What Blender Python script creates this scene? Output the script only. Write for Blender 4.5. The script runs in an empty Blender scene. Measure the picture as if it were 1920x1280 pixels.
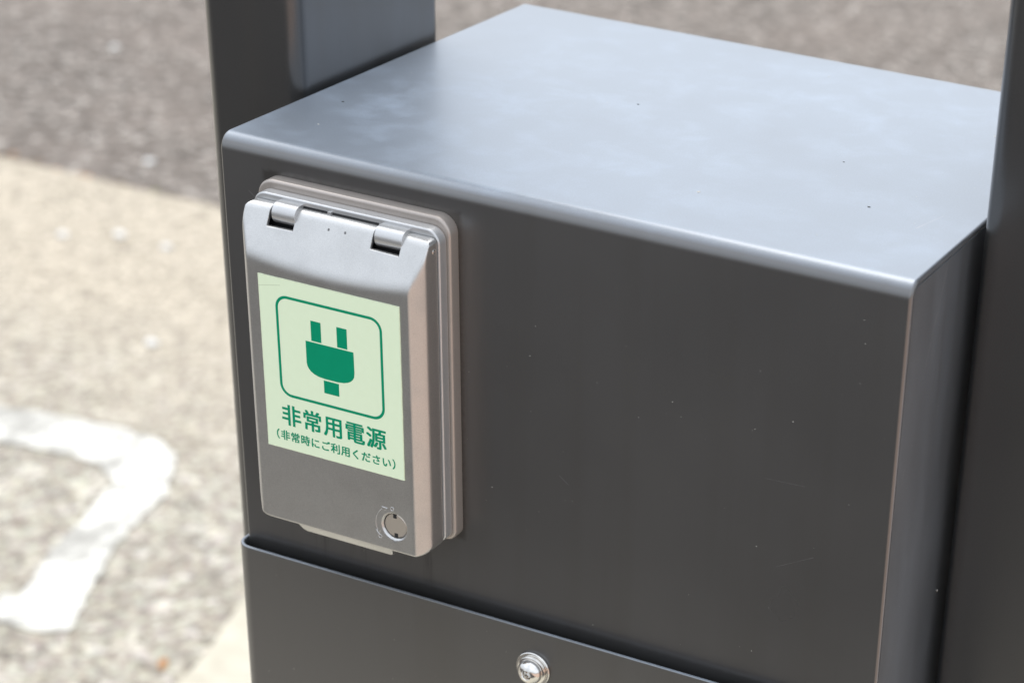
import bpy, bmesh, math, random
from mathutils import Matrix, Vector, noise
random.seed(7)
sc = bpy.context.scene
C = sc.collection
MM = 0.001

# ------------------------------------------------------------------ camera
cam = bpy.data.cameras.new('camera')
co = bpy.data.objects.new('camera', cam)
C.objects.link(co)
sc.camera = co
RIGHT = Vector((0.9102497, 0.40996129, 0.05811384))
DOWN = Vector((0.25071096, -0.43399736, -0.8653267))
FWD = Vector((-0.3295292, 0.80223315, -0.49782776))
m = Matrix((RIGHT, -DOWN, -FWD)).transposed().to_4x4()
m.translation = Vector((0.545828, -0.697288, 0.289313))
co.matrix_world = m
cam.sensor_width = 36
cam.lens = 4125.02 / 1920 * 36
cam.shift_x = -513.75 / 1920
cam.shift_y = 492.69 / 1920
cam.clip_start = 0.05
cam.clip_end = 500
cam.dof.use_dof = True
cam.dof.focus_distance = (Vector((0.09, -0.02, -0.08)) - m.translation).dot(FWD)
cam.dof.aperture_fstop = 10.0
cam.dof.aperture_blades = 9

# ------------------------------------------------------------------ sky and sun
SUN_EL, SUN_AZ = 62.0, -40.0        # azimuth measured from +Y towards +X
w = bpy.data.worlds.new('World')
sc.world = w
w.use_nodes = True
nt = w.node_tree
nt.nodes.clear()
out = nt.nodes.new('ShaderNodeOutputWorld')
bg = nt.nodes.new('ShaderNodeBackground')
sky = nt.nodes.new('ShaderNodeTexSky')
sky.sky_type = 'NISHITA'
sky.sun_disc = False
sky.sun_elevation = math.radians(SUN_EL)
sky.sun_rotation = math.radians(SUN_AZ)
sky.air_density = 1.0
sky.dust_density = 3.0
sky.ozone_density = 1.0
tc = nt.nodes.new('ShaderNodeTexCoord')
nz = nt.nodes.new('ShaderNodeTexNoise')
nz.inputs['Scale'].default_value = 1.6
nz.inputs['Detail'].default_value = 5
nz.inputs['Roughness'].default_value = 0.55
cr = nt.nodes.new('ShaderNodeValToRGB')
cr.color_ramp.elements[0].position = 0.33
cr.color_ramp.elements[0].color = (0.55, 0.55, 0.55, 1)
cr.color_ramp.elements[1].position = 0.62
cr.color_ramp.elements[1].color = (0.95, 0.95, 0.95, 1)
mx = nt.nodes.new('ShaderNodeMix')
mx.data_type = 'RGBA'
bw = nt.nodes.new('ShaderNodeRGBToBW')          # thin cloud: white, as bright as the air behind it plus its own veil
veil = nt.nodes.new('ShaderNodeMath')
veil.operation = 'MULTIPLY_ADD'
veil.inputs[1].default_value = 0.35
veil.inputs[2].default_value = 12.5
tint = nt.nodes.new('ShaderNodeMix')
tint.data_type = 'RGBA'
tint.blend_type = 'MULTIPLY'
tint.inputs[0].default_value = 1.0
tint.inputs[7].default_value = (0.925, 0.985, 1.065, 1)
nt.links.new(sky.outputs['Color'], bw.inputs[0])
nt.links.new(bw.outputs[0], veil.inputs[0])
nt.links.new(veil.outputs[0], tint.inputs[6])
sep = nt.nodes.new('ShaderNodeSeparateXYZ')
nt.links.new(tc.outputs['Generated'], sep.inputs[0])
cie = nt.nodes.new('ShaderNodeMapRange')              # overcast skies are brighter overhead than at the horizon
cie.inputs['To Min'].default_value = 0.72
cie.inputs['To Max'].default_value = 1.28
nt.links.new(sep.outputs[2], cie.inputs['Value'])
zen = nt.nodes.new('ShaderNodeVectorMath')
zen.operation = 'SCALE'
nt.links.new(tint.outputs[2], zen.inputs[0])
nt.links.new(cie.outputs[0], zen.inputs['Scale'])
nt.links.new(zen.outputs[0], mx.inputs[7])
nt.links.new(tc.outputs['Generated'], nz.inputs['Vector'])
nt.links.new(nz.outputs['Fac'], cr.inputs['Fac'])
nt.links.new(cr.outputs['Color'], mx.inputs[0])
nt.links.new(sky.outputs['Color'], mx.inputs[6])
nt.links.new(mx.outputs[2], bg.inputs['Color'])
bg.inputs['Strength'].default_value = 0.10
nt.links.new(bg.outputs['Background'], out.inputs['Surface'])

sl = bpy.data.lights.new('sun', 'SUN')
sl.energy = 1.0
sl.angle = math.radians(35)
sl.color = (1.0, 0.955, 0.89)
so = bpy.data.objects.new('sun', sl)
C.objects.link(so)
az, el = math.radians(SUN_AZ), math.radians(SUN_EL)
sdir = Vector((math.sin(az) * math.cos(el), math.cos(az) * math.cos(el), math.sin(el)))
so.rotation_euler = (-sdir).to_track_quat('-Z', 'Y').to_euler()

sc.view_settings.view_transform = 'Standard'
sc.view_settings.look = 'None'
sc.view_settings.gamma = 1
sc.view_settings.use_curve_mapping = False
sc.view_settings.exposure = 0.34

# ------------------------------------------------------------------ material helpers
class NT:
    """small helper around one material's node tree"""
    def __init__(s, name):
        s.m = bpy.data.materials.new(name)
        s.m.use_nodes = True
        s.t = s.m.node_tree
        s.b = s.t.nodes['Principled BSDF']
        s.tc = s.t.nodes.new('ShaderNodeTexCoord')
        s.obj = s.tc.outputs['Object']
    def n(s, typ, ins=None, **kw):
        nd = s.t.nodes.new(typ)
        for k, v in kw.items():
            setattr(nd, k, v)
        for k, v in (ins or {}).items():
            s.put(nd.inputs[k], v)
        return nd
    def put(s, sock, v):
        if isinstance(v, bpy.types.NodeSocket):
            s.t.links.new(v, sock)
        else:
            if hasattr(sock.default_value, '__len__') and not hasattr(v, '__len__'):
                v = (v, v, v)
            if hasattr(v, '__len__') and len(v) == 3 and len(sock.default_value) == 4:
                v = (*v, 1)
            sock.default_value = v
    def map(s, scale=(1, 1, 1), loc=(0, 0, 0), rot=(0, 0, 0), src=None):
        return s.n('ShaderNodeMapping', {'Vector': src or s.obj, 'Scale': scale, 'Location': loc, 'Rotation': rot}).outputs[0]
    def noise(s, scale, detail=4, rough=0.5, vec=None, dist=0.0):
        return s.n('ShaderNodeTexNoise', {'Vector': vec or s.obj, 'Scale': scale, 'Detail': detail, 'Roughness': rough, 'Distortion': dist}).outputs['Fac']
    def ramp(s, fac, stops):
        nd = s.n('ShaderNodeValToRGB', {'Fac': fac})
        e = nd.color_ramp.elements
        while len(e) < len(stops):
            e.new(0.5)
        for k, (p, c) in enumerate(stops):
            e[k].position = p
            e[k].color = (*c, 1) if hasattr(c, '__len__') else (c, c, c, 1)
        return nd.outputs['Color']
    def mix(s, fac, a, b, mode='MIX'):
        nd = s.n('ShaderNodeMix', data_type='RGBA', blend_type=mode)
        s.put(nd.inputs[0], fac); s.put(nd.inputs[6], a); s.put(nd.inputs[7], b)
        return nd.outputs[2]
    def math(s, op, a, b=0.0, c=0.0, clamp=False):
        nd = s.n('ShaderNodeMath', operation=op, use_clamp=clamp)
        s.put(nd.inputs[0], a); s.put(nd.inputs[1], b)
        if op in ('MULTIPLY_ADD', 'SMOOTH_MIN', 'SMOOTH_MAX'):
            s.put(nd.inputs[2], c)
        return nd.outputs[0]
    def rng(s, v, a, b, c, d):
        return s.n('ShaderNodeMapRange', {'Value': v, 'From Min': a, 'From Max': b, 'To Min': c, 'To Max': d}, clamp=True).outputs[0]
    def xyz(s, src=None):
        return s.n('ShaderNodeSeparateXYZ', {'Vector': src or s.obj}).outputs
    def bump(s, h, strength=0.3, dist=0.001, normal=None):
        ins = {'Height': h, 'Strength': strength, 'Distance': dist}
        if normal is not None:
            ins['Normal'] = normal
        return s.n('ShaderNodeBump', ins).outputs[0]
    def set(s, **kw):
        nm = {'base': 'Base Color', 'metal': 'Metallic', 'rough': 'Roughness', 'normal': 'Normal', 'coat': 'Coat Weight',
              'coat_rough': 'Coat Roughness', 'spec': 'Specular IOR Level', 'ior': 'IOR'}
        for k, v in kw.items():
            s.put(s.b.inputs[nm[k]], v)
        return s.m
    def segment(s, a, b, width):
        """mask of a thin scratch from a to b (object space, metres)"""
        a = Vector(a); b = Vector(b)
        ab = b - a; L2 = ab.length_squared
        pa = s.n('ShaderNodeVectorMath', {0: s.obj, 1: tuple(a)}, operation='SUBTRACT').outputs[0]
        dt = s.n('ShaderNodeVectorMath', {0: pa, 1: tuple(ab / L2)}, operation='DOT_PRODUCT').outputs['Value']
        tcl = s.math('ADD', dt, 0.0, clamp=True)
        pr = s.n('ShaderNodeVectorMath', {0: tuple(ab), 'Scale': tcl}, operation='SCALE').outputs[0]
        ds = s.n('ShaderNodeVectorMath', {0: pa, 1: pr}, operation='DISTANCE').outputs['Value']
        return s.rng(ds, width * 0.4, width, 1.0, 0.0)

def mat_stand(name, k, film_hi):
    s = NT(name)
    big = s.noise(9, 4, 0.55)
    fine = s.noise(1500, 2, 0.6)
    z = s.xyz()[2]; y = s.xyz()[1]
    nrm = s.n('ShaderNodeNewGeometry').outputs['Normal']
    up = s.rng(s.xyz(nrm)[2], 0.55, 0.97, 0, 1)        # level top and upper bend, where a highlight is painted in too
    # dried water marks and dust on the top, plus a painted bluish sky sheen
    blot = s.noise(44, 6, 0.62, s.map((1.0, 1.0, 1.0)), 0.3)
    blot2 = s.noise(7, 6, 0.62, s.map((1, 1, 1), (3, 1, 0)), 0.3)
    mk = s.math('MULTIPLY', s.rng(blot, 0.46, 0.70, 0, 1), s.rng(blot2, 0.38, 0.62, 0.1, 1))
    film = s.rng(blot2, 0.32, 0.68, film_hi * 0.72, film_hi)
    dust_sheen = s.math('MULTIPLY', s.math('ADD', s.math('MULTIPLY', mk, 0.26), film), up)
    side = s.rng(s.math('ABSOLUTE', s.xyz(nrm)[0]), 0.8, 0.98, 0, 0.27 * k * k)  # dusty side faces, their sky-lit bluish tint put into the colour
    dust_sheen = s.math('MAXIMUM', dust_sheen, s.math('MULTIPLY', side, s.rng(s.noise(35, 5, 0.6, s.map((1, 1, 0.25))), 0.3, 0.7, 0.7, 1.3)))
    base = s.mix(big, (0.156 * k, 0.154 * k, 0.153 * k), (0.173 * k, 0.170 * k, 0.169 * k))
    base = s.mix(dust_sheen, base, (0.36, 0.425, 0.51))
    base = s.mix(s.rng(fine, 0.3, 0.7, 0, 0.5), base, s.mix(0.5, base, (0.15, 0.15, 0.15)))
    # drip streaks on the faces
    st = s.noise(60, 3, 0.5, s.map((1, 1, 0.05)))
    streak = s.math('MULTIPLY', s.rng(st, 0.5, 0.75, 0, 0.25), s.math('SUBTRACT', 1.0, up))
    base = s.mix(streak, base, (0.13, 0.122, 0.11))
    # run marks below the outlet cover and a narrow darker band round its plate
    x = s.xyz()[0]
    run = s.math('MULTIPLY', s.rng(s.noise(240, 3, 0.6, s.map((1, 1, 0.06), (5, 0, 0))), 0.52, 0.72, 0, 0.75),
                 s.math('MULTIPLY', s.rng(s.math('ABSOLUTE', s.math('SUBTRACT', x, 0.066)), 0.030, 0.044, 1, 0), s.rng(z, -0.158, -0.163, 0, 1)))
    run = s.math('MULTIPLY', run, s.rng(z, -0.185, -0.170, 0, 1))
    base = s.mix(run, base, (0.05, 0.047, 0.042))
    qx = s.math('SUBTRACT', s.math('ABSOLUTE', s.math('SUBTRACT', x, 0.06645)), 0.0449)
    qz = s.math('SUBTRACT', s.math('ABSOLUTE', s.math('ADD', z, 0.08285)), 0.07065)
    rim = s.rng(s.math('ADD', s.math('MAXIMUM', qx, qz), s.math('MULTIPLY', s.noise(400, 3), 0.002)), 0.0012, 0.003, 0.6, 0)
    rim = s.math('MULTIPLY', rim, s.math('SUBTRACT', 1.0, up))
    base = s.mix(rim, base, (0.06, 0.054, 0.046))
    sc_ = None
    for a, b, wd in SCRATCHES:
        g = s.segment(a, b, wd)
        sc_ = g if sc_ is None else s.math('MAXIMUM', sc_, g)
    sc_ = s.math('MULTIPLY', sc_, s.rng(s.noise(180, 3), 0.35, 0.6, 0.15, 0.8))
    base = s.mix(sc_, base, (0.36, 0.36, 0.37))
    rough = s.math('ADD', s.rng(big, 0.3, 0.7, 0.27, 0.33), s.math('MULTIPLY', dust_sheen, 0.25))
    bmp = s.bump(fine, 0.12, 0.00005)
    bmp = s.bump(s.noise(5, 2), 0.25, 0.0012, bmp)
    return s.set(base=base, metal=s.math('MULTIPLY', s.math('SUBTRACT', 1.0, dust_sheen, clamp=True), 0.85), rough=rough, normal=bmp, spec=0.5, coat=0.55, coat_rough=0.3)

def mat_silver(name, col, metal=0.75, rough=0.4, flake=0.3):
    s = NT(name)
    f = s.noise(2600, 2, 0.7)
    g = s.noise(60, 4, 0.6)
    c = s.mix(s.rng(f, 0.3, 0.7, 0, 1), tuple(v * (1 - flake * 0.45) for v in col), tuple(min(1, v * (1 + flake * 0.45)) for v in col))
    c = s.mix(s.rng(g, 0.45, 0.75, 0, 0.22), c, tuple(v * 0.62 for v in col))
    sp = s.n('ShaderNodeTexVoronoi', {'Vector': s.obj, 'Scale': 260.0}, feature='F1').outputs['Distance']
    c = s.mix(s.rng(sp, 0.04, 0.09, 0.14, 0), c, (0.1, 0.08, 0.06))
    return s.set(base=c, metal=metal, rough=s.rng(g, 0.3, 0.7, rough - 0.03, rough + 0.05), normal=s.bump(f, 0.35, 0.00006))

def mat_plain(name, col, rough=0.5, metal=0.0, vary=0.1, scale=200):
    s = NT(name)
    f = s.noise(scale, 4, 0.6)
    return s.set(base=s.mix(f, tuple(v * (1 - vary) for v in col), tuple(v * (1 + vary) for v in col)), rough=rough, metal=metal,
                 normal=s.bump(f, 0.1, 0.0001))

def mat_sticker():
    s = NT('luminous_green_vinyl')
    x, y, z = s.xyz()
    g = s.noise(300, 4, 0.6)
    # grime gathered along the cut edges
    ex = s.math('MINIMUM', s.math('SUBTRACT', x, 0.0346), s.math('SUBTRACT', 0.1005, x))
    ez = s.math('MINIMUM', s.math('SUBTRACT', -0.0435, z), s.math('SUBTRACT', z, -0.1187))
    e = s.math('MINIMUM', ex, ez)
    e2 = s.math('ADD', e, s.math('MULTIPLY', s.noise(500, 3), 0.0008))
    c = s.mix(g, (0.75, 0.86, 0.62), (0.79, 0.90, 0.665))
    c = s.mix(s.rng(e2, 0.0002, 0.0009, 0.35, 0), c, (0.5, 0.48, 0.3))
    c = s.mix(s.segment((0.0346, -0.0265, -0.0485), (0.045, -0.0265, -0.0465), 0.0003), c, (0.45, 0.52, 0.34))
    return s.set(base=c, rough=0.42, spec=0.25, normal=s.bump(s.noise(40, 2), 0.2, 0.0002))

def mat_asphalt(name='worn_asphalt', k=1.0, warm=1.0):
    s = NT(name)
    agg = s.n('ShaderNodeTexVoronoi', {'Vector': s.obj, 'Scale': 85.0}, feature='F1')
    agc = s.xyz(agg.outputs['Color'])[0]
    mid = s.noise(34, 5, 0.72, s.map((1.0, 1.6, 1), rot=(0, 0, 0.35)))
    big = s.noise(3.2, 4, 0.55)
    c = s.ramp(agc, [(0.0, (0.035, 0.030, 0.025)), (0.5, (0.15, 0.130, 0.113)), (0.85, (0.27, 0.24, 0.214)), (1.0, (0.72, 0.69, 0.64))])
    c = s.mix(s.rng(mid, 0.36, 0.64, 0.1, 0.65), c, s.mix(s.rng(mid, 0.3, 0.7, 0, 1), (0.055, 0.047, 0.040), (0.38, 0.338, 0.30)))
    c = s.mix(s.rng(mid, 0.3, 0.44, 0.35, 0), c, (0.115, 0.092, 0.072))
    c = s.mix(s.rng(big, 0.4, 0.7, 0, 0.3), c, (0.27, 0.225, 0.195))
    c = s.mix(1.0, c, (0.94 * k * warm, 0.905 * k, 0.87 * k / warm), 'MULTIPLY')
    h = s.math('ADD', s.math('SUBTRACT', 1, agg.outputs['Distance']), mid)
    return s.set(base=c, rough=0.85, spec=0.3, normal=s.bump(h, 0.8, 0.004))

def mat_concrete():
    s = NT('worn_concrete_and_old_asphalt')
    x, y, z = s.xyz()
    wob = s.noise(3.5, 5, 0.6)
    mid = s.noise(30, 5, 0.68)
    agg = s.n('ShaderNodeTexVoronoi', {'Vector': s.obj, 'Scale': 70.0}, feature='F1')
    agc = s.xyz(agg.outputs['Color'])[0]
    cream = s.mix(s.rng(mid, 0.3, 0.7, 0, 1), (0.33, 0.292, 0.248), (0.54, 0.492, 0.43))
    cream = s.mix(s.rng(s.noise(9, 4, 0.6), 0.5, 0.75, 0, 0.5), cream, (0.30, 0.275, 0.235))
    fine = s.n('ShaderNodeTexVoronoi', {'Vector': s.obj, 'Scale': 150.0}, feature='F1')
    tint = s.mix(0.10, (0.5, 0.5, 0.5), fine.outputs['Color'])       # stones of slightly different hue
    grey = s.ramp(agc, [(0.0, (0.13, 0.120, 0.102)), (0.5, (0.36, 0.336, 0.296)), (0.85, (0.50, 0.472, 0.42)), (1, (0.88, 0.86, 0.80))])
    grey2 = s.ramp(s.xyz(fine.outputs['Color'])[1], [(0.0, (0.13, 0.120, 0.102)), (0.5, (0.36, 0.336, 0.296)), (1, (0.70, 0.665, 0.60))])
    grey = s.mix(0.5, grey, grey2)
    grey = s.mix(s.rng(s.noise(18, 4, 0.65), 0.35, 0.65, 0, 0.28), grey, (0.30, 0.272, 0.232))
    grey = s.mix(0.55, grey, s.mix(1.0, grey, s.mix(0.0, tint, tint), 'OVERLAY'))
    cream = s.mix(0.42, cream, s.mix(1.0, grey2, (1.25, 1.2, 1.08), 'MULTIPLY'))
    yy = s.math('ADD', y, s.math('MULTIPLY', wob, 0.35))
    k = s.rng(yy, 1.25, 1.75, 0.12, 1)
    c = s.mix(k, grey, cream)
    c = s.mix(1.0, c, (1.01, 0.97, 0.91), 'MULTIPLY')
    return s.set(base=c, rough=0.9, spec=0.25, normal=s.bump(s.math('ADD', mid, agg.outputs['Distance']), 0.6, 0.003))

def mat_slab():
    s = NT('cream_concrete_slab')
    mid = s.noise(26, 5, 0.68)
    c = s.mix(s.rng(mid, 0.3, 0.7, 0, 1), (0.47, 0.425, 0.335), (0.66, 0.61, 0.49))
    c = s.mix(s.rng(s.noise(6, 4), 0.5, 0.75, 0, 0.4), c, (0.42, 0.38, 0.32))
    return s.set(base=c, rough=0.9, spec=0.25, normal=s.bump(mid, 0.5, 0.003))

def mat_paving():
    s = NT('pink_brick_paving')
    br = s.n('ShaderNodeTexBrick', {'Vector': s.obj, 'Color1': (0.56, 0.37, 0.27, 1), 'Color2': (0.66, 0.46, 0.345, 1), 'Mortar': (0.30, 0.26, 0.22, 1),
                                    'Scale': 1.0, 'Mortar Size': 0.006, 'Brick Width': 0.2, 'Row Height': 0.1})
    n_ = s.noise(40, 4)
    c = s.mix(s.rng(n_, 0.3, 0.7, 0, 0.3), br.outputs['Color'], (0.42, 0.30, 0.24))
    return s.set(base=c, rough=0.85, normal=s.bump(br.outputs['Fac'], -0.6, 0.004))

def mat_paint():
    s = NT('worn_white_road_paint')
    a = s.noise(38, 5, 0.7)
    b = s.noise(110, 4, 0.7)
    big = s.noise(13, 3, 0.6, s.map((1.6, 0.8, 1), (4, 1, 0), (0, 0, 0.4)))
    x = s.xyz()[0]
    t = s.math('ADD', s.math('ADD', s.math('MULTIPLY', a, 0.55), s.math('MULTIPLY', b, 0.35)), s.math('MULTIPLY', big, 0.75))
    t = s.math('ADD', t, s.rng(x, -1.5, -1.0, -0.10, 0.0))
    k = s.rng(t, 0.72, 0.92, 0.1, 1)
    c = s.mix(k, (0.33, 0.31, 0.275), (0.76, 0.735, 0.66))
    return s.set(base=c, rough=0.7, normal=s.bump(a, 0.5, 0.002))

SCRATCHES = [((0.2997, 0.0381, -0.0041), (0.2997, 0.0262, -0.0336), 0.00032), ((0.2997, 0.0262, -0.0336), (0.2997, 0.0218, -0.0449), 0.00028),
             ((0.2997, 0.0115, -0.0758), (0.2997, 0.0081, -0.0849), 0.0002), ((0.2541, 0, -0.1278), (0.2695, 0, -0.1195), 0.00016),
             ((0.2471, 0, -0.0908), (0.2639, 0, -0.0901), 0.00012), ((0.013, 0, -0.0215), (0.0155, 0, -0.0235), 0.0003),
             ((0.157, 0, -0.113), (0.161, 0, -0.116), 0.00012), ((0.28, 0.055, 0), (0.284, 0.073, 0), 0.0004)]
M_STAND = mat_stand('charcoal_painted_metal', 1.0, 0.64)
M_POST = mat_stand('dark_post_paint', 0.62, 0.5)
M_LID = mat_silver('silver_grey_paint', (0.545, 0.54, 0.53), 0.93, 0.34, 0.22)
M_FRAME = mat_silver('satin_silver_paint', (0.56, 0.56, 0.56), 0.7, 0.33, 0.15)
M_PLATE = mat_silver('taupe_silver_paint', (0.43, 0.385, 0.35), 0.6, 0.36, 0.15)
M_STEEL = mat_plain('stainless_steel', (0.72, 0.70, 0.67), 0.14, 1.0, 0.06, 90)
M_BLACK = mat_plain('black_plastic_and_shade', (0.012, 0.012, 0.013), 0.6)
M_LOCK = mat_plain('nickel_lock_face', (0.66, 0.60, 0.53), 0.38, 0.85, 0.05)
M_STICK = mat_sticker()
M_GREEN = mat_plain('green_print', (0.0, 0.27, 0.135), 0.75, 0.0, 0.05)
M_GREEN.node_tree.nodes['Principled BSDF'].inputs['Specular IOR Level'].default_value = 0.12
M_ASPH = mat_asphalt()
M_TAR = mat_asphalt('fresh_dark_asphalt', 0.33, 0.98)
M_CONC = mat_concrete()
M_SLAB = mat_slab()
M_PAVE = mat_paving()
M_PAINT = mat_paint()
M_WHITE = mat_plain('pale_pebble', (0.80, 0.78, 0.74), 0.5, 0, 0.15, 60)
M_DUST = mat_plain('pale_speck', (0.55, 0.53, 0.48), 0.8)
M_DARKSPECK = mat_plain('dark_speck', (0.05, 0.055, 0.05), 0.8)
M_SOIL = mat_plain('soil_crumbs', (0.14, 0.10, 0.06), 0.95, 0, 0.5, 90)
M_MOSS = mat_plain('moss_green', (0.16, 0.17, 0.06), 0.95, 0, 0.4, 90)
M_RUST = mat_plain('orange_brown_litter', (0.42, 0.22, 0.10), 0.9, 0, 0.4, 90)
M_HOLE = mat_plain('mould_mark', (0.13, 0.13, 0.13), 0.6)

# ------------------------------------------------------------------ geometry helpers
def link(name, me, mat, parent=None, smooth=None):
    o = bpy.data.objects.new(name, me)
    C.objects.link(o)
    for mt in (mat if isinstance(mat, (list, tuple)) else [mat]):
        me.materials.append(mt)
    if parent is not None:
        o.parent = parent
    if smooth is not None:
        for p in me.polygons:
            p.use_smooth = True
        if smooth < 180:
            me.set_sharp_from_angle(angle=math.radians(smooth))
    return o

def from_bm(name, bm, mat, parent=None, smooth=35, bevel=0, seg=3, limit=40):
    bmesh.ops.remove_doubles(bm, verts=bm.verts, dist=1e-7)
    bmesh.ops.recalc_face_normals(bm, faces=bm.faces)
    me = bpy.data.meshes.new(name)
    bm.to_mesh(me)
    bm.free()
    o = link(name, me, mat, parent, smooth if not bevel else None)
    if bevel:
        for p in me.polygons:
            p.use_smooth = True
        b = o.modifiers.new('bevel', 'BEVEL')
        b.width = bevel
        b.segments = seg
        b.limit_method = 'ANGLE'
        b.angle_limit = math.radians(limit)
        b.harden_normals = True
    return o

def empty(name, loc=(0, 0, 0)):
    o = bpy.data.objects.new(name, None)
    o.location = loc
    o.empty_display_size = 0.05
    C.objects.link(o)
    return o

def tag(o, label=None, cat=None, group=None, kind=None):
    for k, v in (('label', label), ('category', cat), ('group', group), ('kind', kind)):
        if v:
            o[k] = v
    return o

def rr(x0, x1, z0, z1, r, n=10):
    """rounded rectangle, counter-clockwise list of (x, z); r may be four radii (tr, tl, bl, br)"""
    rs = r if hasattr(r, '__len__') else (r,) * 4
    pts = []
    for (cx, cz, a0), q in zip(((x1, z1, 0), (x0, z1, 90), (x0, z0, 180), (x1, z0, 270)), rs):
        sx = -1 if cx == x1 else 1
        sz = -1 if cz == z1 else 1
        for i in range(n + 1):
            a = math.radians(a0 + 90 * i / n)
            pts.append((cx + sx * q + q * math.cos(a), cz + sz * q + q * math.sin(a)))
    return pts

def stack(bm, x0, x1, z0, z1, r, levels, cap0=True, cap1=True, n=10):
    """loops of a rounded rectangle at (inset, y), joined"""
    loops = []
    rs = r if hasattr(r, '__len__') else (r,) * 4
    for ins, y in levels:
        q = [max(v - ins, 1e-5) for v in rs]
        loops.append([bm.verts.new((a, y, b)) for a, b in rr(x0 + ins, x1 - ins, z0 + ins, z1 - ins, q, n)])
    for A, B in zip(loops, loops[1:]):
        k = len(A)
        for i in range(k):
            bm.faces.new((A[i], A[(i + 1) % k], B[(i + 1) % k], B[i]))
    if cap0:
        bm.faces.new(loops[0])
    if cap1:
        bm.faces.new(loops[-1])

def fillet(t0, t1, r, n=5):
    """levels from y=t0 (back) to y=t1 (front, more negative) with a front fillet r"""
    lv = [(0, t0)]
    for i in range(n + 1):
        a = math.radians(90 * i / n)
        lv.append((r - r * math.cos(a), t1 + r - r * math.sin(a)))
    return lv

def prism_x(bm, pts, x0, x1):
    A = [bm.verts.new((x0, y, z)) for y, z in pts]
    B = [bm.verts.new((x1, y, z)) for y, z in pts]
    k = len(pts)
    for i in range(k):
        bm.faces.new((A[i], A[(i + 1) % k], B[(i + 1) % k], B[i]))
    bm.faces.new(A)
    bm.faces.new(B)

def prism_z(bm, pts, z0, z1):
    A = [bm.verts.new((x, y, z0)) for x, y in pts]
    B = [bm.verts.new((x, y, z1)) for x, y in pts]
    k = len(pts)
    for i in range(k):
        bm.faces.new((A[i], A[(i + 1) % k], B[(i + 1) % k], B[i]))
    bm.faces.new(A)
    bm.faces.new(B)

def box(bm, x0, x1, y0, y1, z0, z1):
    v = [bm.verts.new((x, y, z)) for x in (x0, x1) for y in (y0, y1) for z in (z0, z1)]
    for f in ((0, 1, 3, 2), (4, 6, 7, 5), (0, 4, 5, 1), (2, 3, 7, 6), (0, 2, 6, 4), (1, 5, 7, 3)):
        bm.faces.new([v[i] for i in f])

def lathe(bm, prof, center, n=48, cap=True):
    """prof: list of (radius, y) turned about the y axis through center (x, z)"""
    loops = []
    for r, y in prof:
        if r < 1e-7:
            loops.append([bm.verts.new((center[0], y, center[1]))])
        else:
            loops.append([bm.verts.new((center[0] + r * math.cos(2 * math.pi * i / n), y, center[1] + r * math.sin(2 * math.pi * i / n))) for i in range(n)])
    for A, B in zip(loops, loops[1:]):
        for i in range(n):
            j = (i + 1) % n
            if len(A) == 1 and len(B) == 1:
                continue
            if len(A) == 1:
                bm.faces.new((A[0], B[j], B[i]))
            elif len(B) == 1:
                bm.faces.new((A[i], A[j], B[0]))
            else:
                bm.faces.new((A[i], A[j], B[j], B[i]))

# ------------------------------------------------------------------ the ground
GZ = -0.90
def sheet(name, x0, x1, y0, y1, z, mat, nx=1, ny=1):
    bm = bmesh.new()
    g = [[bm.verts.new((x0 + (x1 - x0) * i / nx, y0 + (y1 - y0) * j / ny, z)) for j in range(ny + 1)] for i in range(nx + 1)]
    for i in range(nx):
        for j in range(ny):
            bm.faces.new((g[i][j], g[i + 1][j], g[i + 1][j + 1], g[i][j + 1]))
    return tag(from_bm(name, bm, mat, smooth=None), kind='structure')
JOINT = 1.886
sheet('ground', -200, 200, -200, 200, GZ - 0.03, M_ASPH)
sheet('road', -12, 12, JOINT + 0.004, 60, GZ - 0.008, M_ASPH)
sheet('pavement', -12, 1.2, -0.95, JOINT, GZ, M_CONC)
sheet('driveway', -12, 1.2, -9, -0.953, GZ - 0.004, M_TAR)
sheet('brick_paving', 1.203, 9, -8, JOINT, GZ + 0.002, M_PAVE)
# concrete slab that carries the stand, with a slightly worn rim
bm = bmesh.new()
edge = []
yy = -0.80
while yy < 1.02:
    edge.append((-0.700 + 0.010 * noise.noise(Vector((0, yy * 9, 0))) - 0.265 * (yy - 0.7745), yy))
    yy += 0.02
pts = edge + [(-0.60, 1.06), (1.15, 1.06), (1.15, -0.80)]
prism_z(bm, pts, GZ - 0.02, GZ + 0.006)
tag(from_bm('slab', bm, M_SLAB, bevel=0.004, seg=2), kind='structure')

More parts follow.
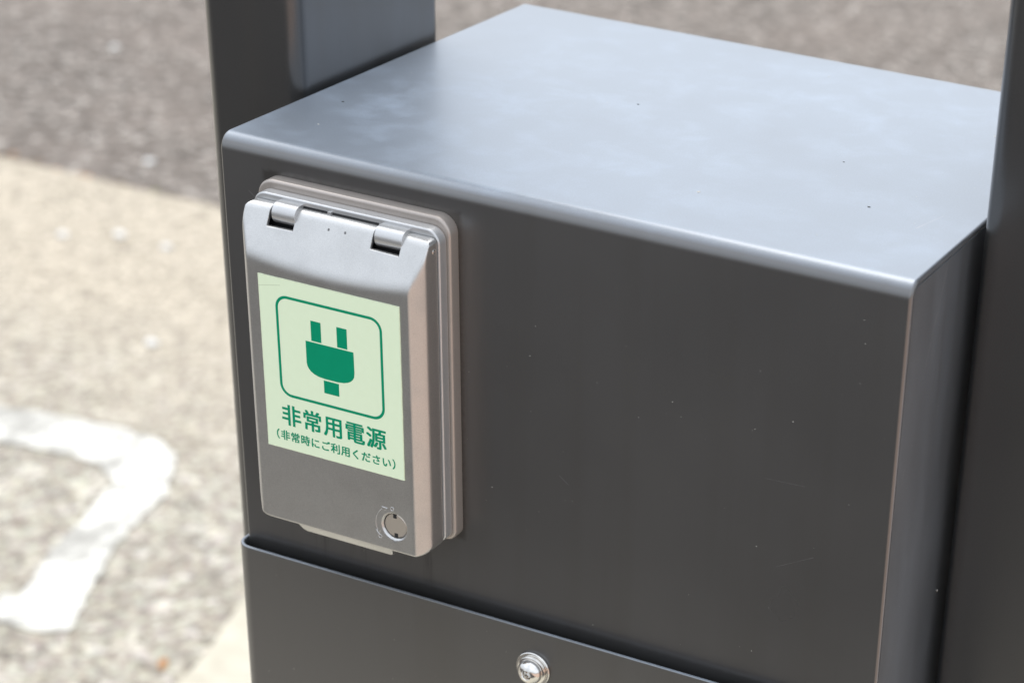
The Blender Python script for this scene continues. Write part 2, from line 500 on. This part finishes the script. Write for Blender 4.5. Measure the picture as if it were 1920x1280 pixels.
# white painted marking: one arm runs along the pavement, the other turns towards the viewer
def ribbon(pts, z, seed, name):
    """outline polygon (x, y) resampled with ragged worn edges, 3 mm thick"""
    outp = []
    for i in range(len(pts)):
        a = Vector(pts[i]); b = Vector(pts[(i + 1) % len(pts)])
        k = max(2, int((b - a).length / 0.006))
        for j in range(k):
            p = a.lerp(b, j / k)
            q = Vector((p.x * 40, p.y * 40, seed))
            q2 = Vector((p.x * 130, p.y * 130, seed + 4))
            outp.append((p.x + 0.006 * noise.noise(q) + 0.005 * noise.noise(q2), p.y + 0.006 * noise.noise(q + Vector((9, 0, 0))) + 0.005 * noise.noise(q2 + Vector((5, 0, 0)))))
    bm = bmesh.new()
    prism_z(bm, outp, z, z + 0.0025)
    return from_bm(name, bm, M_PAINT, smooth=None)
mk = ribbon([(-2.6, 1.035), (-1.2133, 1.0997), (-1.1468, 1.112), (-1.0822, 1.112), (-1.030, 1.082), (-0.9826, 0.9162), (-0.9475, 0.826), (-0.970, 0.815),
             (-0.9319, 0.7795), (-0.890, 0.7788), (-0.8565, 0.7956), (-0.8804, 0.8408), (-0.9279, 0.9468), (-0.9453, 1.008), (-0.9645, 1.0792), (-0.9867, 1.1369),
             (-1.024, 1.1802), (-1.065, 1.1978), (-1.1364, 1.1978), (-1.2783, 1.1736), (-2.6, 1.105)], GZ + 0.001, 3, 'painted_line')
tag(mk, kind='structure')

# crumbs of soil, moss and dead leaf along the joint between pavement and road
def crumbs(name, mat, count, spread, size, seed, xs=(-2.6, 0.9)):
    rnd = random.Random(seed)
    bm = bmesh.new()
    for _ in range(count):
        x = rnd.uniform(*xs)
        dens = 0.5 + 0.9 * noise.noise(Vector((x * 5, seed, 0)))
        if rnd.random() > dens:
            continue
        y = JOINT + 0.002 + rnd.gauss(0, spread)
        r = size * rnd.uniform(0.4, 1.3)
        res = bmesh.ops.create_icosphere(bm, subdivisions=1, radius=r)
        for v in res['verts']:
            v.co = Vector((v.co.x * rnd.uniform(0.8, 1.5) + x, v.co.y + y, abs(v.co.z) * 0.5 + GZ - 0.004))
    return from_bm(name, bm, mat, smooth=None)
tag(crumbs('soil', M_SOIL, 1500, 0.008, 0.005, 1), 'dark soil crumbs gathered in the joint between pavement and road', 'soil', kind='stuff')
tag(crumbs('moss', M_MOSS, 260, 0.012, 0.006, 2), 'dull green moss growing in the joint along the road', 'moss', kind='stuff')
tag(crumbs('leaf_litter', M_RUST, 200, 0.014, 0.006, 3), 'orange brown leaf litter along the joint between pavement and road', 'leaf litter', kind='stuff')

# small pale pebbles lying on road and pavement
def pebble(x, y, z, r, label, seed):
    rnd = random.Random(seed)
    bm = bmesh.new()
    bmesh.ops.create_icosphere(bm, subdivisions=2, radius=r)
    for v in bm.verts:
        k = 1 + 0.25 * noise.noise(v.co / r * 1.3 + Vector((seed, 0, 0)))
        v.co = Vector((v.co.x * k * 1.1, v.co.y * k * 0.9, v.co.z * k * 0.6))
    bmesh.ops.translate(bm, verts=bm.verts, vec=(0, 0, r * 0.5))
    o = from_bm('pebble', bm, M_WHITE, smooth=180)
    o.location = (x, y, z)
    tag(o, label, 'pebble', 'pale pebbles scattered on road and pavement')
for i, (x, y, r, lab) in enumerate([
        (-1.7079, 2.0025, 0.0085, 'pale pebble on the road just beyond the joint, beside the stand'),
        (-2.153, 2.4686, 0.0080, 'pale pebble farthest out on the grey road'),
        (-1.527, 1.7075, 0.0085, 'middle one of three pale pebbles on the cream pavement'),
        (-1.594, 1.6638, 0.008, 'leftmost of three pale pebbles on the cream pavement'),
        (-1.4417, 1.7042, 0.0075, 'pale pebble on the cream pavement nearest the charcoal stand'),
        (-1.2438, 1.4201, 0.008, 'pale pebble on the pavement between the joint and the white line')]):
    pebble(x, y, GZ if y < JOINT else GZ - 0.008, r, lab, i + 1)
# one fallen leaf near the slab
bm = bmesh.new()
lp = [(0, -0.02), (0.007, -0.008), (0.009, 0.002), (0.005, 0.013), (0, 0.022), (-0.006, 0.012), (-0.008, 0.001), (-0.006, -0.009)]
A = [bm.verts.new((a, b, 0.002 + 0.003 * math.sin(a * 400) ** 2 + 0.002 * abs(b) / 0.02)) for a, b in lp]
B = [bm.verts.new((a, b, v.co.z + 0.0006)) for (a, b), v in zip(lp, A)]
for i in range(8):
    bm.faces.new((A[i], A[(i + 1) % 8], B[(i + 1) % 8], B[i]))
bm.faces.new(A); bm.faces.new(B)
leaf = from_bm('fallen_leaf', bm, M_RUST, smooth=None)
leaf.scale = (0.6, 0.6, 0.6)
leaf.location = (-0.735, 0.79, GZ + 0.001)
leaf.rotation_euler = (0, 0, 0.5)
tag(leaf, 'small orange brown fallen leaf on the pavement beside the stand', 'leaf')

# ------------------------------------------------------------------ the stand
W, D = 0.300, 0.247
R1 = 0.0066
stand = empty('power_supply_stand', (0, 0, GZ))
tag(stand, 'charcoal metal cabinet between two posts with a bolted lower cover', 'cabinet stand')
def child(name, bm, mat, parent, **kw):
    """mesh built in world coordinates, hung under a parent that stands elsewhere"""
    o = from_bm(name, bm, mat, None, **kw)
    o.parent = parent
    o.matrix_parent_inverse = parent.matrix_world.inverted() if parent.type != 'EMPTY' else Matrix.Translation(-parent.location)
    return o
bpy.context.view_layer.update()
# folded casing: front sheet, bend, top, bend, back sheet
ZB = -0.58
T = 0.0030
def casing_profile():
    o_, i_ = [], []
    for cy, cz, a0, a1 in ((R1, -R1, 180, 90), (D - R1, -R1, 90, 0)):
        for k in range(11):
            a = math.radians(a0 + (a1 - a0) * k / 10)
            o_.append((cy + R1 * math.cos(a), cz + R1 * math.sin(a)))
            i_.append((cy + (R1 - T) * math.cos(a), cz + (R1 - T) * math.sin(a)))
    return [(0, ZB)] + o_ + [(D, ZB), (D - T, ZB)] + i_[::-1] + [(T, ZB)]
bm = bmesh.new()
prism_x(bm, casing_profile(), 0, W)
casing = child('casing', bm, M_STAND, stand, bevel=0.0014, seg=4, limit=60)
for x0, x1 in ((0.0003, 0.0023), (W - 0.0023, W - 0.0003)):
    bm = bmesh.new()
    g = T + 0.00005
    pts = [(g, ZB)]
    for cy, a0, a1 in ((R1, 180, 90), (D - R1, 90, 0)):
        for k in range(9):
            a = math.radians(a0 + (a1 - a0) * k / 8)
            pts.append((cy + (R1 - g) * math.cos(a), -R1 + (R1 - g) * math.sin(a)))
    pts.append((D - g, ZB))
    prism_x(bm, pts, x0, x1)
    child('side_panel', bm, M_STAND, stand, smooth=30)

# lower cover: a U in plan, wrapped round the casing with a narrow gap
ZC = -0.1845
G, EE, RC, TC = 0.0068, 0.0025, 0.0075, 0.0017
def u_plan(off, rc):
    x0, x1, y0 = -EE + off, W + EE - off, -G + off
    pts = [(x0, 0.054)]
    for k in range(11):
        a = math.radians(180 + 90 * k / 10)
        pts.append((x0 + rc + rc * math.cos(a), y0 + rc + rc * math.sin(a)))
    for k in range(11):
        a = math.radians(270 + 90 * k / 10)
        pts.append((x1 - rc + rc * math.cos(a), y0 + rc + rc * math.sin(a)))
    pts.append((x1, 0.010))
    return pts
bm = bmesh.new()
prism_z(bm, u_plan(0, RC) + u_plan(TC, RC - TC)[::-1], -0.62, ZC)
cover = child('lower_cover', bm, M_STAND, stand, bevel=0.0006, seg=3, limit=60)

# posts: rounded rectangular tubes beside the casing
for x0, x1 in ((-0.0535, -0.0035), (W + 0.0035, W + 0.0535)):
    bm = bmesh.new()
    prism_z(bm, rr(x0, x1, 0.060, 0.174, 0.0085, 12), GZ + 0.016, 0.75)
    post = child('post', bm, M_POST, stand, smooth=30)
    bm = bmesh.new()
    prism_z(bm, rr(x0 - 0.03, x1 + 0.03, 0.03, 0.204, 0.008, 6), GZ + 0.0065, GZ + 0.016)
    bp = from_bm('base_plate', bm, M_POST, None, smooth=30)
    bp.parent = post
    bp.matrix_parent_inverse = Matrix.Translation(-stand.location)
    bp.matrix_parent_inverse = Matrix.Identity(4)

# bolt in the lower cover
def bolt(cx, cz):
    y0 = -G
    bm = bmesh.new()
    prof = [(0.0, y0 - 0.0041), (0.0016, y0 - 0.0041), (0.0019, y0 - 0.0062), (0.0023, y0 - 0.0068)]
    for k in range(9):
        a = math.radians(74 - 74 * k / 8)
        prof.append((0.0012 + 0.0044 * math.cos(a), y0 - 0.0031 - 0.0038 * math.sin(a)))
    prof.append((0.0056, y0 - 0.0026))
    lathe(bm, prof, (cx, cz))
    b = child('bolt', bm, M_STEEL, stand, smooth=40)
    def sub(name, pr):
        bm = bmesh.new()
        lathe(bm, pr, (cx, cz))
        o = from_bm(name, bm, M_STEEL, None, smooth=40)
        o.parent = b
    sub('washer', [(0.0, y0), (0.0077, y0), (0.0080, y0 - 0.0003), (0.0080, y0 - 0.0010), (0.0077, y0 - 0.0013), (0.003, y0 - 0.0013)])
    sub('spring_washer', [(0.003, y0 - 0.0013), (0.0062, y0 - 0.0013), (0.0066, y0 - 0.0016), (0.0066, y0 - 0.0024), (0.0062, y0 - 0.0027), (0.003, y0 - 0.0027)])
bolt(0.1492, -0.2030)

# specks of dust and chips of paint
def specks(name, mat, items, parent):
    bm = bmesh.new()
    for (x, y, z), r, nrm in items:
        res = bmesh.ops.create_icosphere(bm, subdivisions=1, radius=r)
        for v in res['verts']:
            c = v.co.copy()
            c.x *= random.uniform(0.7, 1.4)
            k = 'xyz'.index(nrm)
            c[k] *= 0.35
            v.co = c + Vector((x, y, z))
    return tag(child(name, bm, mat, parent, smooth=None), kind='stuff')
rs = random.Random(5)
pale = [((0.1927, 0.045, 0), 0.0009, 'z'), ((0.0259, 0.0315, 0), 0.0004, 'z'), ((0.2679, 0.1784, 0), 0.0007, 'z'), ((0.1739, 0.217, 0), 0.0005, 'z'),
        ((0.3, 0.0651, -0.1575), 0.0006, 'x')]
for _ in range(46):
    pale.append(((rs.uniform(0.01, 0.29), rs.uniform(0.02, 0.22), 0), rs.uniform(0.0001, 0.0003), 'z'))
for _ in range(70):
    pale.append(((rs.uniform(0.005, 0.295), 0, rs.uniform(-0.18, -0.012)), rs.uniform(0.00008, 0.00022), 'y'))
for _ in range(20):
    pale.append(((W, rs.uniform(0.004, 0.07), rs.uniform(-0.22, -0.01)), rs.uniform(0.00008, 0.0002), 'x'))
for _ in range(30):
    pale.append(((rs.uniform(0.01, 0.3), -G, rs.uniform(-0.25, -0.19)), rs.uniform(0.00008, 0.0002), 'y'))
specks('dust_specks', M_DUST, pale, stand)
dark = [((0.0172, 0.062, 0), 0.0007, 'z'), ((0.1216, 0.1304, 0), 0.0006, 'z'), ((0.2556, 0.0664, 0), 0.0007, 'z'), ((0.2264, 0.1104, 0), 0.0005, 'z')]
specks('dirt_specks', M_DARKSPECK, dark, stand)

# ------------------------------------------------------------------ the outlet cover
outlet = empty('outlet_cover', (0.0664, 0, -0.1535))
tag(outlet, 'silver grey hinged outlet cover with a pale green plug sticker', 'outlet cover')
def oc(name, bm, mat, parent=outlet, **kw):
    o = from_bm(name, bm, mat, None, **kw)
    o.parent = parent
    if parent is outlet:
        o.matrix_parent_inverse = Matrix.Translation(-outlet.location)
    return o
PX0, PX1, PZ0, PZ1 = 0.0216, 0.1113, -0.1535, -0.0122
bm = bmesh.new()
stack(bm, PX0, PX1, PZ0, PZ1, (0.0075, 0.0075, 0.005, 0.005), fillet(0.0001, -0.0060, 0.0013), n=12)
oc('back_plate', bm, M_PLATE, smooth=50)
bm = bmesh.new()
stack(bm, PX0 + 0.0003, PX1 - 0.0003, PZ0 + 0.0003, PZ1 - 0.0003, (0.0072, 0.0072, 0.0047, 0.0047), [(0, -0.00615), (0.0012, -0.00615)], n=12)
bm.free()
FX0, FX1, FZ0, FZ1 = 0.0236, 0.1099, -0.1515, -0.0155
bm = bmesh.new()
stack(bm, FX0, FX1, FZ0, FZ1, (0.006, 0.006, 0.0035, 0.0035), [(0.0004, -0.0059), (0.0004, -0.0064), (0, -0.0066)] + fillet(-0.0066, -0.0115, 0.0008)[1:], n=12)
oc('inner_frame', bm, M_FRAME, smooth=50)
bm = bmesh.new()
stack(bm, FX0 + 0.003, FX1 - 0.003, FZ0 + 0.003, FZ1 - 0.0045, 0.002, [(0, -0.0114), (0, -0.0135)], n=6)
box(bm, 0.0270, 0.1060, -0.01165, -0.0090, -0.034, -0.0192)  # black backing that paints the hollow behind the hinge notches dark
box(bm, 0.0474, 0.0826, -0.0118, -0.0090, -0.0191, -0.0176)  # black strip standing in for the deep shade under the frame
oc('gasket_and_gap_shade', bm, M_BLACK, smooth=50)

# --- lid: a height field over (x, z) with its rim turned back
LX0, LX1, LZ0, LZ1 = 0.0239, 0.1090, -0.1532, -0.0183
LC = (0.0947, -0.1413)
NOTCH = [(0.0356, 0.0474), (0.0833, 0.0967)]
NZ = -0.0257
def smin(a, b, k):
    h = max(k - abs(a - b), 0.0) / k
    return min(a, b) - h * h * k * 0.25
RB = (0.0095, 0.0042)
def lid_depth(x, z):
    f = 26.0
    X, Z = x * 1000, z * 1000
    f = smin(f, 20.0 + (X - 23.9) * 6.0 / 5.1, 1.0)
    f = smin(f, 20.0 + (109.0 - X) * 6.0 / 4.7, 1.0)
    u = (X - 66.5) / 38.0
    zr = 36.0 + 3.0 * (1 - u * u)
    s = 26.0 + 0.53 * (-Z - zr)
    d = smin(f, s, 1.6)
    def rnd(dist, r):
        if dist >= r:
            return 0.0
        q = r - max(dist, 0)
        return r - math.sqrt(max(r * r - q * q, 0))
    d -= rnd(LZ1 * 1000 - Z, 2.4)
    e = min(X - LX0 * 1000, LX1 * 1000 - X, Z - LZ0 * 1000)
    for cx, sx, r in ((LX0, 1, RB[0]), (LX1, -1, RB[1])):
        ox, oz = (cx + sx * r) * 1000, (LZ0 + r) * 1000
        if (X - ox) * sx < 0 and Z < oz:
            e = max(r * 1000 - math.hypot(X - ox, Z - oz), 0.0)
    d -= rnd(e, 1.0)
    rl = math.hypot(X - LC[0] * 1000, Z - LC[1] * 1000)
    if rl < 6.3:
        d -= min((6.3 - rl) * 1.1, 0.75) if rl > 5.55 else 2.2
    for a, b in NOTCH:
        dx = max(a * 1000 - X, X - b * 1000); dz = NZ * 1000 - Z
        dd = math.hypot(max(dx, 0), max(dz, 0))
        d -= rnd(dd, 0.35)
    return max(d, 12.2) * MM
def axis(lo, hi, marks, coarse, fine, near):
    vals = [lo]
    v = lo
    while v < hi:
        dd = min(abs(v - k) for k in marks)
        inl = any(a <= v <= b for a, b in near)
        step = fine if (dd < 0.0009 or inl) else coarse
        v += step
        vals.append(v)
    vals[-1] = hi
    for k in marks:
        if lo < k < hi:
            j = min(range(len(vals)), key=lambda q: abs(vals[q] - k))
            if 0 < j < len(vals) - 1:
                vals[j] = k
    return sorted(set(vals))
xs = axis(LX0, LX1, [LX0, LX1, 0.029, 0.1043] + [q for ab in NOTCH for q in ab], 0.0008, 0.00016, [(0.0880, 0.1014)])
zs = axis(LZ0, LZ1, [LZ0, NZ], 0.0008, 0.00016, [(-0.1480, -0.1346), (-0.0218, LZ1), (LZ0, LZ0 + 0.004)])
def clampc(x, z):
    for cx, sx, r in ((LX0, 1, RB[0]), (LX1, -1, RB[1])):
        ox, oz = cx + sx * r, LZ0 + r
        if (x - ox) * sx < 0 and z < oz:
            dx, dz = x - ox, z - oz
            # squircle mapping of the corner square onto the quarter disc
            a, b = abs(dx) / r, abs(dz) / r
            L = math.hypot(a, b)
            if L > 1e-9:
                k = max(a, b) / L
                return ox + dx * k, oz + dz * k
    for cx, sx, r in ((LX0, 1, 0.0030), (LX1, -1, 0.0022)):
        ox, oz = cx + sx * r, LZ1 - r
        if (x - ox) * sx < 0 and z > oz:
            dx, dz = x - ox, z - oz
            a, b = abs(dx) / r, abs(dz) / r
            L = math.hypot(a, b)
            if L > 1e-9:
                k = max(a, b) / L
                return ox + dx * k, oz + dz * k
    return x, z
bm = bmesh.new()
grid = {}
for i, x in enumerate(xs):
    for j, z in enumerate(zs):
        cx_, cz_ = clampc(x, z)
        d0 = lid_depth(cx_, cz_)
        grid[i, j] = bm.verts.new((cx_, -d0, cz_))
def in_notch(x, z):
    return z > NZ and any(a < x < b for a, b in NOTCH)
for i in range(len(xs) - 1):
    for j in range(len(zs) - 1):
        if in_notch((xs[i] + xs[i + 1]) / 2, (zs[j] + zs[j + 1]) / 2):
            continue
        bm.faces.new((grid[i, j], grid[i + 1, j], grid[i + 1, j + 1], grid[i, j + 1]))
for v in [v for v in bm.verts if not v.link_faces]:
    bm.verts.remove(v)
be = [e for e in bm.edges if e.is_boundary]
res = bmesh.ops.extrude_edge_only(bm, edges=be)
for v in [g for g in res['geom'] if isinstance(g, bmesh.types.BMVert)]:
    inside = NZ - 0.0001 < v.co.z < LZ1 - 0.0015 and any(a - 0.0001 < v.co.x < b + 0.0001 for a, b in NOTCH)
    v.co.y = min(v.co.y + 0.0012, -0.0119) if inside else -0.0119
lid = oc('lid', bm, M_LID, smooth=38)

# lock set into the lid
bm = bmesh.new()
yl = -0.0260 + 0.0009
lathe(bm, [(0.0, yl), (0.0050, yl), (0.0053, yl + 0.0003), (0.0053, yl + 0.0012), (0, yl + 0.0012)], LC, n=64)
for v in bm.verts:
    pass
lock = oc('lock', bm, M_LOCK, smooth=40)
for s in (1, -1):
    bm = bmesh.new()
    zc = LC[1] + s * 0.0043
    box(bm, LC[0] - 0.00085 - 0.0002 * s, LC[0] + 0.00085 - 0.0002 * s, yl - 0.00004, yl + 0.0002, zc - 0.0009, zc + 0.0009)
    oc('key_slot', bm, M_BLACK, parent=lock, smooth=None)
def tube_path(bm, pts, r, y):
    """thin raised line on the lid face"""
    n = len(pts)
    L, Rr = [], []
    for i, (x, z) in enumerate(pts):
        a = Vector(pts[max(i - 1, 0)]); b = Vector(pts[min(i + 1, n - 1)])
        t = (b - a).normalized()
        nn = Vector((-t.y, t.x)) * r
        L.append((x + nn.x, z + nn.y)); Rr.append((x - nn.x, z - nn.y))
    vs = [[bm.verts.new((q[0], y, q[1])) for q in L], [bm.verts.new((q[0], y - 0.00013, q[1])) for q in pts], [bm.verts.new((q[0], y, q[1])) for q in Rr]]
    for A_, B_ in zip(vs, vs[1:]):
        for i in range(n - 1):
            bm.faces.new((A_[i], A_[i + 1], B_[i + 1], B_[i]))
bm = bmesh.new()
arc = [(LC[0] + 0.0089 * math.cos(math.radians(a)), LC[1] + 0.0089 * math.sin(math.radians(a))) for a in range(128, 205, 4)]
yf = -0.02603
tube_path(bm, arc, 0.00013, yf)
a0 = arc[0]; a1 = arc[-1]
tube_path(bm, [(a0[0] - 0.0002, a0[1] + 0.0009), (a0[0] + 0.0024, a0[1] + 0.0007)], 0.00018, yf)
tube_path(bm, [(a0[0] + 0.0024, a0[1] + 0.0007), (a0[0] + 0.0009, a0[1] - 0.0008)], 0.00010, yf)
tube_path(bm, [(a1[0] - 0.0008, a1[1] + 0.0002), (a1[0] + 0.0008, a1[1] - 0.0019)], 0.00018, yf)
tube_path(bm, [(a1[0] + 0.0008, a1[1] - 0.0019), (a1[0] + 0.0011, a1[1] + 0.0004)], 0.00010, yf)
for qx, qz in ((0.0939, -0.1333), (0.0877, -0.1474)):
    tube_path(bm, [(qx + 0.0008 * math.cos(math.radians(a)), qz + 0.0008 * math.sin(math.radians(a))) for a in range(0, 361, 24)], 0.00013, yf)
oc('turn_arrow', bm, M_FRAME, parent=lid, smooth=60)
# mould marks on the sloping top of the lid, and the hinge pin end in its side
for px_, pz_ in ((0.0631, -0.0225), (0.0707, -0.0223)):
    p = Vector((px_, 0, pz_))
    bm = bmesh.new()
    dd = -lid_depth(p.x, p.z)
    sl_ = (lid_depth(p.x, p.z - 0.0005) - lid_depth(p.x, p.z + 0.0005)) / 0.001
    s_ = 0.00042
    vv = [bm.verts.new((p.x + a * s_, dd + b * s_ * sl_ - 0.00005 + c, p.z + b * s_)) for c in (0, 0.0004) for a, b in ((-1, -1), (1, -1), (1, 1), (-1, 1))]
    for f in ((0, 1, 2, 3), (4, 5, 6, 7), (0, 1, 5, 4), (1, 2, 6, 5), (2, 3, 7, 6), (3, 0, 4, 7)):
        bm.faces.new([vv[i] for i in f])
    oc('mould_mark', bm, M_HOLE, parent=lid, smooth=None)
bm = bmesh.new()
hy, hz = -0.0140, -0.0232
for r0, r1, x0, x1 in ((0.0012, 0.0009, 0.10903, 0.10920), (0.0009, 0.0, 0.10920, 0.10885)):
    A = [bm.verts.new((x0, hy + r0 * math.cos(t * math.pi / 10), hz + r0 * math.sin(t * math.pi / 10))) for t in range(20)]
    if r1 > 0:
        B = [bm.verts.new((x1, hy + r1 * math.cos(t * math.pi / 10), hz + r1 * math.sin(t * math.pi / 10))) for t in range(20)]
        for t in range(20):
            bm.faces.new((A[t], A[(t + 1) % 20], B[(t + 1) % 20], B[t]))
    else:
        c = bm.verts.new((x1, hy, hz))
        for t in range(20):
            bm.faces.new((A[t], A[(t + 1) % 20], c))
oc('hinge_pin', bm, M_STEEL, parent=lid, smooth=50)

# hinges: a flat tongue on the frame that ends in a barrel inside the lid's notch
for a, b in NOTCH:
    bm = bmesh.new()
    cy, cz, r = -0.0139, -0.0212, 0.0043
    pts = [(-0.0112, cz + r), ]
    for k in range(25):
        t = math.radians(90 + 230 * k / 24)
        pts.append((cy + r * math.cos(t), cz + r * math.sin(t)))
    pts.append((-0.0112, cz - 0.0035))
    prism_x(bm, pts, a + 0.0014, b + 0.0004)
    oc('hinge', bm, M_FRAME, bevel=0.0003, seg=2, limit=50)
bm = bmesh.new()
box(bm, 0.0598, 0.0614, -0.0130, -0.0116, -0.0188, -0.0172)
oc('stop_pin', bm, M_FRAME, smooth=None)

# pull tab below the lid
bm = bmesh.new()
outl = [(0.0430, -0.150), (0.0430, -0.1560), (0.0448, -0.1587), (0.0466, -0.1595), (0.0880, -0.1595), (0.0893, -0.1588), (0.0897, -0.157), (0.0897, -0.150)]
A = [bm.verts.new((x, -0.0195 - (z + 0.1595) * 0.45, z)) for x, z in outl]
B = [bm.verts.new((x, -0.0120, z)) for x, z in outl]
for i in range(8):
    bm.faces.new((A[i], A[(i + 1) % 8], B[(i + 1) % 8], B[i]))
bm.faces.new(A); bm.faces.new(B)
oc('pull_tab', bm, M_LID, bevel=0.0005, seg=2, limit=50)

# sticker
YS = -0.0263
sx0, sx1, sz0, sz1 = 0.0346, 0.1005, -0.1186, -0.0435
bm = bmesh.new()
outl = []
for (ax, az_), (bx_, bz_) in zip(((sx0, sz0), (sx1, sz0), (sx1, sz1), (sx0, sz1)), ((sx1, sz0), (sx1, sz1), (sx0, sz1), (sx0, sz0))):
    for k in range(40):
        t = k / 40
        x, z = ax + (bx_ - ax) * t, az_ + (bz_ - az_) * t
        j = 0.00012 * noise.noise(Vector((x * 900, z * 900, 0)))
        outl.append((x + j, z + j))
A = [bm.verts.new((x, -0.02598, z)) for x, z in outl]
B = [bm.verts.new((x, YS, z)) for x, z in outl]
k = len(A)
for i in range(k):
    bm.faces.new((A[i], A[(i + 1) % k], B[(i + 1) % k], B[i]))
bm.faces.new(A); bm.faces.new(B)
sticker = oc('sticker', bm, M_STICK, smooth=None)
YP = YS - 0.00003
def flat(name, polys):
    bm = bmesh.new()
    for poly in polys:
        bm.faces.new([bm.verts.new((x * MM, YP, z * MM)) for x, z in poly])
    me = bpy.data.meshes.new(name)
    bm.to_mesh(me); bm.free()
    o = link(name, me, M_GREEN, sticker)
    return o
bm = bmesh.new()
o1 = rr(0.0423, 0.0923, -0.0945, -0.0505, 0.0056, 12)
o2 = rr(0.0435, 0.0911, -0.0933, -0.0517, 0.0044, 12)
A = [bm.verts.new((x, YP, z)) for x, z in o1]
B = [bm.verts.new((x, YP, z)) for x, z in o2]
for i in range(len(A)):
    j = (i + 1) % len(A)
    bm.faces.new((A[i], A[j], B[j], B[i]))
me = bpy.data.meshes.new('border_line'); bm.to_mesh(me); bm.free()
link('border_line', me, M_GREEN, sticker)
body = [(55.9, -67.6), (78.5, -67.6), (78.6, -76.2)]
for k in range(1, 14):      # lower bowl of the plug body
    t = k / 13
    a = math.radians(0 - 180 * t)
    body.append((67.25 + 11.35 * math.copysign(abs(math.cos(a)) ** 0.62, math.cos(a)), -77.0 + 5.4 * math.sin(a)))
body.append((55.9, -76.2))
flat('plug_symbol', [[(58.7, -58.4), (63.5, -58.4), (63.5, -67.05), (58.7, -67.05)], [(70.9, -58.4), (75.7, -58.4), (75.7, -67.05), (70.9, -67.05)],
                     body, [(63.7, -83.05), (70.9, -83.05), (70.9, -88.6), (63.7, -88.6)]])
def caption(name, items, bold):
    """items: (character, left x, baseline z, em size) in mm"""
    bm = bmesh.new()
    for ch, x, z, s in items:
        cu = bpy.data.curves.new('glyph', 'FONT')
        cu.body = ch
        cu.resolution_u = 5
        ob = bpy.data.objects.new('glyph', cu)
        C.objects.link(ob)
        bpy.context.view_layer.update()
        me_ = bpy.data.meshes.new_from_object(ob.evaluated_get(bpy.context.evaluated_depsgraph_get()))
        tmp = bmesh.new()
        tmp.from_mesh(me_)
        # heavier strokes: the print is laid five times, a hair apart, each layer 8 micrometres above the last
        for q, (ax, az_) in enumerate(((0, 0), (-1, -0.7), (1, 0.7), (-1, 0.7), (1, -0.7))):
            vm = {}
            for v in tmp.verts:
                vm[v.index] = bm.verts.new(((x + (v.co.x + ax * bold) * s) * MM, YP - 8e-6 * q, (z + (v.co.y + az_ * bold) * s) * MM))
            for f in tmp.faces:
                bm.faces.new([vm[v.index] for v in f.verts])
        tmp.free()
        bpy.data.meshes.remove(me_)
        bpy.data.objects.remove(ob)
        bpy.data.curves.remove(cu)
    me = bpy.data.meshes.new(name)
    bm.to_mesh(me); bm.free()
    return link(name, me, M_GREEN, sticker)
BIG = '非常用電源'
caption('title_text', [(c, 42.0 + 10.2 * i, -106.6, 9.8) for i, c in enumerate(BIG)], 0.023)
SMALL = '非常時にご利用ください'
caption('note_text', [('（', 36.1, -114.2, 4.6)] + [(c, 41.1 + 4.88 * i, -114.2, 4.65) for i, c in enumerate(SMALL)] + [('）', 94.9, -114.2, 4.6)], 0.025)
